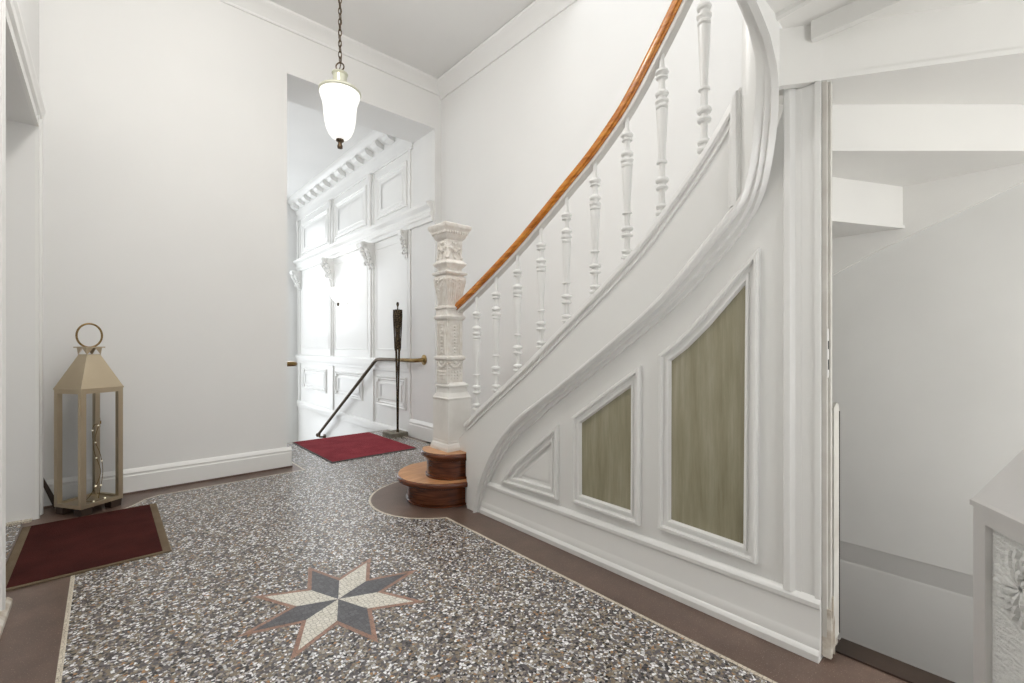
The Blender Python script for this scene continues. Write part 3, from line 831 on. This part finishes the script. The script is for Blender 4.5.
# ------------------------------------------------------------------ lanterns
def lantern(loc, rz, met, label, group=None, emboss=False):
    L = empty('lantern', loc, label, 'lantern', rz)
    h = .117 if emboss else .112; zb, zt = .045, (.751 if emboss else .742); p = .013
    bm = B()
    for sx in (-1, 1):
        for sy in (-1, 1):
            box(bm, sx*h-(2*p if sx > 0 else 0), sx*h+(2*p if sx < 0 else 0), sy*h-(2*p if sy > 0 else 0), sy*h+(2*p if sy < 0 else 0), zb, zt)
    for z0, z1 in ((zb, zb+.022), (zt-.024, zt)):
        for s in (-1, 1):
            box(bm, -h+2*p, h-2*p, min(s*h, s*(h-.018)), max(s*h, s*(h-.018)), z0, z1)
            box(bm, min(s*h, s*(h-.018)), max(s*h, s*(h-.018)), -h+2*p, h-2*p, z0, z1)
    f = obj('frame', bm, met, L, local=True)
    bm = B(); box(bm, -h+.012, h-.012, -h+.012, h-.012, zb+.004, zb+.012); obj('base_plate', bm, met, L, local=True)
    for sx in (-1, 1):
        for sy in (-1, 1):
            bm = B(); sqloft(bm, [(.026, 0), (.028, .006), (.030, zb+.002)], (sx*.078, sy*.078, 0)); obj('foot', bm, M['black'], L, local=True)  # dark colour stands in for the shadow under the lantern
    bm = B(); sqloft(bm, [(h+.003, zt-.002), (h+.003, zt+.006), (h, zt+.010), (.037, .944), (.037, .950), (.028, .950)], (0, 0, 0))
    obj('roof', bm, met, L, local=True)
    bm = B()    # vented collar: corner wedges and a flat plate
    c = .037
    for sx in (-1, 1):
        for sy in (-1, 1):
            a = [(sx*c, sy*c), (sx*c*.05, sy*c), (sx*c, sy*c*.05)]
            v0 = [bm.verts.new((x*1.0, y*1.0, .990)) for x, y in [(sx*c*1.12, sy*c*1.12), (sx*c*.1, sy*c*1.12), (sx*c*1.12, sy*c*.1)]]
            v1 = bm.verts.new((sx*c, sy*c, .946))
            bm.faces.new(v0); 
            for i in range(3): bm.faces.new((v0[i], v0[(i+1) % 3], v1))
    box(bm, -.052, .052, -.052, .052, .989, .996)
    obj('collar', bm, met, L, local=True)
    bm = B()
    tube(bm, [(.062*math.cos(a)*.95, 0, 1.064+.072*math.sin(a)) for a in [2*PI*i/40 for i in range(40)]], .0055, 8, loop=True)
    r = obj('ring_handle', bm, met if emboss else M['brassdark'], L, 40, local=True); r.rotation_euler.z = -.31
    for i, (sx, sy) in enumerate(((1, 0), (-1, 0), (0, 1), (0, -1))):
        bm = B()
        a, b, t = h-2*p+.002, h-.010, .0015
        if sx: box(bm, sx*b-t, sx*b+t, -a, a, zb+.02, zt-.022)
        else: box(bm, -a, a, sy*b-t, sy*b+t, zb+.02, zt-.022)
        if emboss:
            g = obj('glass_pane', bm, M['emboss'], L, local=True)
            bm = B()
            # a chrysanthemum pressed into the pane: rings of curling petals
            for ring, (R0, R1, np_) in enumerate(((.024, .052, 17), (.014, .040, 14), (.004, .027, 9))):
                for q in range(np_):
                    an = 2*PI*(q+.5*ring)/np_+.06*math.sin(q*7.)
                    pts = [(R0+(R1-R0)*k_/5) for k_ in range(6)]; FU, FW = (.030, .660) if sy == 1 else (.0, .42)
                    ln = []
                    for k_, rr in enumerate(pts):
                        o = .0005+.0018*ring+.0015*math.sin(PI*k_/5)
                        u = FU+rr*math.cos(an+.05*k_); w = FW+rr*math.sin(an+.05*k_)
                        ln.append(((b+t+o)*sx+u*sy*1 if sx else u, (b+t+o)*sy if sy else u, w) if sy else (sx*(b+t+o), u, w))
                    tube(bm, ln, [.0015, .003, .004, .0052, .0056, .0044], 6)
            obj('flower_relief', bm, M['emboss'], g, 50, local=True)
        else:
            obj('glass_pane', bm, M['glass'], L, local=True)
    bm = B(); box(bm, h-.001, h+.004, h-.022, h-.004, .48, .54); tube(bm, [(h+.003, h-.013, .50), (h+.012, h-.013, .50), (h+.012, h-.013, .52)], .003, 6)
    obj('latch', bm, M['brassdark'], L, local=True)
    for q in (.2, .60):
        bm = B(); box(bm, h-.002, h+.005, h-.012, h-.004, q, q+.10) if emboss else box(bm, -h-.004, -h+.002, -h+.003, -h+.010, q, q+.09); obj('hinge', bm, met, L, local=True)
    return L
LL = lantern((-.070, 3.790, 0), math.radians(45-12), M['champagne'], 'tall champagne metal lantern with clear glass, standing on the floor by the left wall')
LR = lantern((.983, -.116, 0), math.radians(32), M['silver'], 'silver metal lantern with flower embossed panes, standing in front of the cellar doorway', emboss=True)
# wire of tiny bulbs hanging in the clear lantern
fw = empty('fairy_light_wire', (-.062, 3.772, .06), 'thin wire of tiny bulbs curled inside the clear glass lantern', 'fairy lights')
pts = spline([(-.03, 3.80, .058), (-.01, 3.84, .20), (-.02, 3.81, .32), (-.045, 3.80, .42), (-.03, 3.79, .51), (-.055, 3.77, .50), (-.05, 3.78, .36), (-.02, 3.76, .22), (-.07, 3.74, .09), (-.10, 3.77, .062), (-.04, 3.72, .062), (.0, 3.76, .062)], 6)
bm = B(); tube(bm, pts, .0016, 5); obj('wire', bm, M['brassdark'], fw)
for i in range(3, len(pts), 7):
    bm = B(); ball(bm, pts[i], .005, 6, 5); obj('bulb', bm, M['led'], fw)
# dark wooden slat leaning in the corner behind the casing
bm = B()
loft(bm, [[(-.285, 3.955, .215), (-.285, 3.968, .215), (-.285, 3.968, .165), (-.285, 3.955, .165)], [(-.215, 3.955, .03), (-.215, 3.968, .03), (-.233, 3.968, .0), (-.233, 3.955, .0)]])
tag(obj('wooden_wedge', bm, M['black']), 'dark brown wooden slat leaning in the corner between doorway casing and lantern', 'wood slat')

# ------------------------------------------------------------------ pendant lamp
PC = (1.157, 2.99)
pl = empty('pendant_lamp', (*PC, ZC), 'lit white opal glass pendant lamp hanging on a dark chain from the ceiling', 'lamp')
z = 2.872; i = 0
bm = B()
while z < ZC-.05:
    pts = []
    for q in range(16):
        a = 2*PI*q/16
        u, w = .0105*math.cos(a), .023*math.sin(a)
        pts.append((PC[0]+(u if i % 2 else 0)*.7+(0 if i % 2 else u)*.7, PC[1]+(0 if i % 2 else u)*.7-(u if i % 2 else 0)*.7, z+.02+w))
    tube(bm, pts, .0032, 6, loop=True); z += .036; i += 1
tube(bm, [(PC[0]+.012*math.sin(q*1.1), PC[1]+.012*math.cos(q*.9), 2.83+q*.05) for q in range(int((ZC-2.85)/.05)+1)], .003, 6)
obj('chain', bm, M['iron'], pl, 40)
bm = B(); lathe(bm, [(.05, ZC-.001), (.055, ZC-.012), (.045, ZC-.03), (.012, ZC-.045), (.008, ZC-.06)], (*PC, 0), 24); obj('ceiling_rose', bm, M['iron'], pl, 40)
bm = B(); tube(bm, [(PC[0]+.026*math.cos(a)*.75, PC[1]-.026*math.cos(a)*.66, 2.848+.026*math.sin(a)) for a in [2*PI*q/24 for q in range(24)]], .0045, 8, loop=True); obj('ring', bm, M['iron'], pl, 40)
DZ = .047
bm = B(); lathe(bm, [(.012, 2.868-DZ), (.018, 2.858-DZ), (.048, 2.852-DZ), (.052, 2.846-DZ), (.048, 2.838-DZ), (.044, 2.834-DZ), (.044, 2.745-DZ), (.05, 2.74-DZ)], (*PC, 0), 28); obj('collar', bm, M['pewter'], pl, 40)
bm = B(); lathe(bm, [(.05, 2.748-DZ), (.126, 2.738-DZ), (.133, 2.731-DZ), (.134, 2.722-DZ), (.129, 2.716-DZ), (.10, 2.722-DZ), (.05, 2.735-DZ)], (*PC, 0), 40); obj('rim', bm, M['pewter'], pl, 40)
bm = B(); lathe(bm, [(.125, 2.675), (.127, 2.660), (.122, 2.638), (.112, 2.612), (.106, 2.585), (.103, 2.55), (.101, 2.52), (.096, 2.475), (.087, 2.435), (.072, 2.40), (.052, 2.376), (.028, 2.366), (.005, 2.364)], (*PC, 0), 48); obj('lamp_shade', bm, M['shade'], pl, 60)
bm = B(); lathe(bm, [(.006, 2.37), (.024, 2.366), (.026, 2.358), (.022, 2.352), (.013, 2.348), (.012, 2.335), (.017, 2.325), (.016, 2.308), (.004, 2.304)], (*PC, 0), 20); obj('finial', bm, M['iron'], pl, 40)

# ------------------------------------------------------------------ entrance furnishings
# thin standing figure on a stone plinth
sf = empty('figure_sculpture', (2.40, 4.62, 0), 'thin dark bronze standing figure on a grey plinth beside the brass rail', 'sculpture')
bm = B(); sqloft(bm, [(.098, .0), (.10, .004), (.10, .042), (.096, .046)], (2.405, 4.62, 0), .06)
b0 = obj('plinth', bm, M['stone'], sf)
b0.scale = (1, 1, 1)
bm = B()
cx_, cy_ = 2.412, 4.578
vx, vy = .7437, -.6684      # across the figure, facing the hall
def FP(a, d, z): return (cx_+vx*a+vy*-d*.0+.6684*d, cy_+vy*a+.7437*d, z)
def slab(sec):   # sec: (z, a_centre, half width, half depth)
    loft(bm, [[FP(ac+hw_*math.cos(t), hd*math.sin(t), z) for t in [2*PI*q/12 for q in range(12)]] for z, ac, hw_, hd in sec])
slab([(1.405, 0, .030, .012), (1.395, 0, .046, .017), (1.34, 0, .043, .019), (1.24, 0, .034, .018), (1.12, 0, .027, .016), (1.06, 0, .030, .018), (1.00, 0, .030, .017), (.96, 0, .012, .01)])
for s in (-1, 1):
    slab([(1.402, s*.042, .010, .011), (1.33, s*.044, .009, .011), (1.2, s*.040, .0075, .010), (1.08, s*.035, .006, .009), (.98, s*.032, .006, .008), (.95, s*.030, .003, .005)])
    slab([(1.02, s*.017, .014, .014), (.90, s*.015, .012, .012), (.74, s*.0115, .0115, .011), (.66, s*.011, .0095, .010), (.45, s*.008, .0085, .009), (.2, s*.0065, .0065, .008), (.09, s*.006, .006, .008), (.046, s*.007, .008, .016)])
slab([(1.40, 0, .008, .008), (1.432, 0, .006, .006), (1.442, 0, .010, .011), (1.458, 0, .0155, .019), (1.475, 0, .0145, .018), (1.486, 0, .008, .010)])
obj('figure', bm, M['bronze'], sf, 60)

def stair_rail(x, wall_x, label):
    r = empty('stair_handrail', (wall_x, 4.24, .85), label, 'handrail', group=None)
    s = 1 if wall_x > x else -1
    P = [(wall_x-s*.012, 4.235, .852), (wall_x-s*.035, 4.238, .850), (x+s*.012, 4.255, .847), (x, 4.30, .845), (x, 4.7, .843), (x, 5.14, .84), (x, 5.20, .835), (x, 5.25, .815)]
    P += [(x, 5.25+i*.2, .815-i*.2*.598) for i in range(1, 11)]
    bm = B(); tube(bm, P[4:], .0205, 14)
    obj('rail', bm, M['iron'], r, 50)['label'] = 'dark bronze coloured rail'
    bm = B(); tube(bm, P[:4]+[(x, 4.64, .8433)], .022, 14)
    obj('rail_end', bm, M['brassdark'], r, 50)['label'] = 'bright brass end of the rail' 
    bm = B(); tube(bm, [(wall_x, 4.235, .852), (wall_x-s*.006, 4.235, .852), (wall_x-s*.014, 4.235, .852)], [.055, .055, .03], 20); obj('rosette', bm, M['brassdark'], r, 40)
    bm = B(); tube(bm, [(x, 7.18, -.34), (x, 7.18, -.40), (wall_x-s*.02, 7.18, -.41), (wall_x, 7.18, -.41)], .016, 10); tube(bm, [(wall_x, 7.18, -.41), (wall_x-s*.012, 7.18, -.41)], .045, 16)
    ball(bm, P[-1], .032, 10, 7); obj('bracket', bm, M['iron'], r, 40)
stair_rail(2.462, XV, 'brass and dark metal handrail running down the panelled entrance wall behind the sculpture')
# left hand twin shows only a short brass end: it turns out of the reveal
def rail_left():
    r = empty('stair_handrail', (XO, 4.24, .85), 'short brass rail end poking out from the left edge of the opening', 'handrail')
    bm = B(); tube(bm, [(XO, 4.30, .84), (XO+.06, 4.30, .84), (XO+.125, 4.305, .84), (XO+.150, 4.33, .84), (XO+.155, 4.38, .84), (XO+.155, 5.2, .84), (XO+.155, 5.25, .815), (XO+.155, 7.25, -.38)], .021, 14)
    obj('rail', bm, M['brassdark'], r, 50)
    bm = B(); tube(bm, [(XO, 4.30, .84), (XO+.006, 4.30, .84), (XO+.014, 4.30, .84)], [.05, .05, .03], 20); obj('rosette', bm, M['brassdark'], r, 40)
rail_left()
# wall sconce
SC = (XV, 6.30)
ws_ = empty('wall_sconce', (XV, SC[1], 1.62), 'lit glass wall sconce glowing on the white panelled entrance wall', 'wall lamp')
bm = B(); lathe(bm, [(.006, 1.60), (.04, 1.615), (.075, 1.65), (.10, 1.70), (.115, 1.76), (.12, 1.80), (.112, 1.80), (.09, 1.71), (.04, 1.63)], (XV-.13, SC[1], 0), 24, caps=False); obj('lamp_shade', bm, M['sconce'], ws_, 50)
bm = B(); lathe(bm, [(.004, 1.555), (.014, 1.565), (.018, 1.58), (.010, 1.592), (.022, 1.602), (.024, 1.61), (.005, 1.616)], (XV-.13, SC[1], 0), 14); obj('finial', bm, M['iron'], ws_, 40)
bm = B(); tube(bm, [(XV-.13, SC[1], 1.605), (XV-.06, SC[1], 1.60), (XV-.02, SC[1], 1.63), (XV, SC[1], 1.63)], .008, 8); tube(bm, [(XV, SC[1], 1.63), (XV-.01, SC[1], 1.63)], .04, 16); obj('bracket', bm, M['trim'], ws_, 40)

# ------------------------------------------------------------------ light
def area(name, loc, rot, sx, sy, power, col=(1, 1, 1)):
    l = bpy.data.lights.new(name, 'AREA'); l.shape = 'RECTANGLE'; l.size = sx; l.size_y = sy; l.energy = power; l.color = col
    o = bpy.data.objects.new(name, l); COL.objects.link(o); o.location = loc; o.rotation_euler = rot
    return o
def point(name, loc, power, r, col=(1, 1, 1)):
    l = bpy.data.lights.new(name, 'POINT'); l.energy = power; l.shadow_soft_size = r; l.color = col
    o = bpy.data.objects.new(name, l); COL.objects.link(o); o.location = loc
    return o
area('entrance_daylight', (1.72, YV+.12, 1.1), (-PI/2, 0, 0), 1.1, 4.2, 26, (.93, .96, 1))      # through the glazed front door, towards -Y
area('added_entrance_side_fill', (XO-.04, 5.7, 2.0), (0, -PI/2, 0), 2.6, 2.2, 8, (.95, .97, 1))  # added area light, no window in this wall; brightens the panelling opposite
area('hall_window_daylight', (.70, -1.64, 1.1), (PI/2, 0, 0), 1.15, 1.6, 7, (1, .98, .95))
area('stairwell_skylight', (1.9, .6, 5.55), (0, 0, 0), 1.3, 2.6, 34, (1, 1, 1))
point('cellar_lamp', (1.95, -1.10, .85), 17, .14, (1, .985, .96))
point('added_hall_fill', (.30, 2.0, 3.3), 27, .12, (1, .97, .93))  # added unseen light without a fitting, gives the stair mouldings relief
w = bpy.data.worlds.new('sky'); sc.world = w; w.use_nodes = True
w.node_tree.nodes['Background'].inputs[0].default_value = (.9, .95, 1, 1); w.node_tree.nodes['Background'].inputs[1].default_value = .6
w.cycles.sampling_method = 'NONE'

# ------------------------------------------------------------------ camera
cam = bpy.data.cameras.new('camera'); co = bpy.data.objects.new('camera', cam); COL.objects.link(co)
co.location = (0, 0, 1.0)
fx, fy = .6684, .7437
co.rotation_euler = (PI/2, 0, math.atan2(fy, fx)-PI/2)
cam.sensor_fit = 'HORIZONTAL'; cam.sensor_width = 36; cam.lens = 453/1024*36
cam.shift_y = (346-341.5)/1024
cam.clip_start = .02
sc.camera = co
sc.view_settings.view_transform = 'Standard'; sc.view_settings.look = 'None'
sc.view_settings.exposure = 0.84; sc.view_settings.gamma = 1
sc.view_settings.use_curve_mapping = False
sc.cycles.use_adaptive_sampling = False
sc.cycles.sample_clamp_indirect = 3.0
sc.cycles.denoising_prefilter = 'NONE'
sc.cycles.max_bounces = 10; sc.cycles.diffuse_bounces = 6; sc.cycles.transmission_bounces = 10
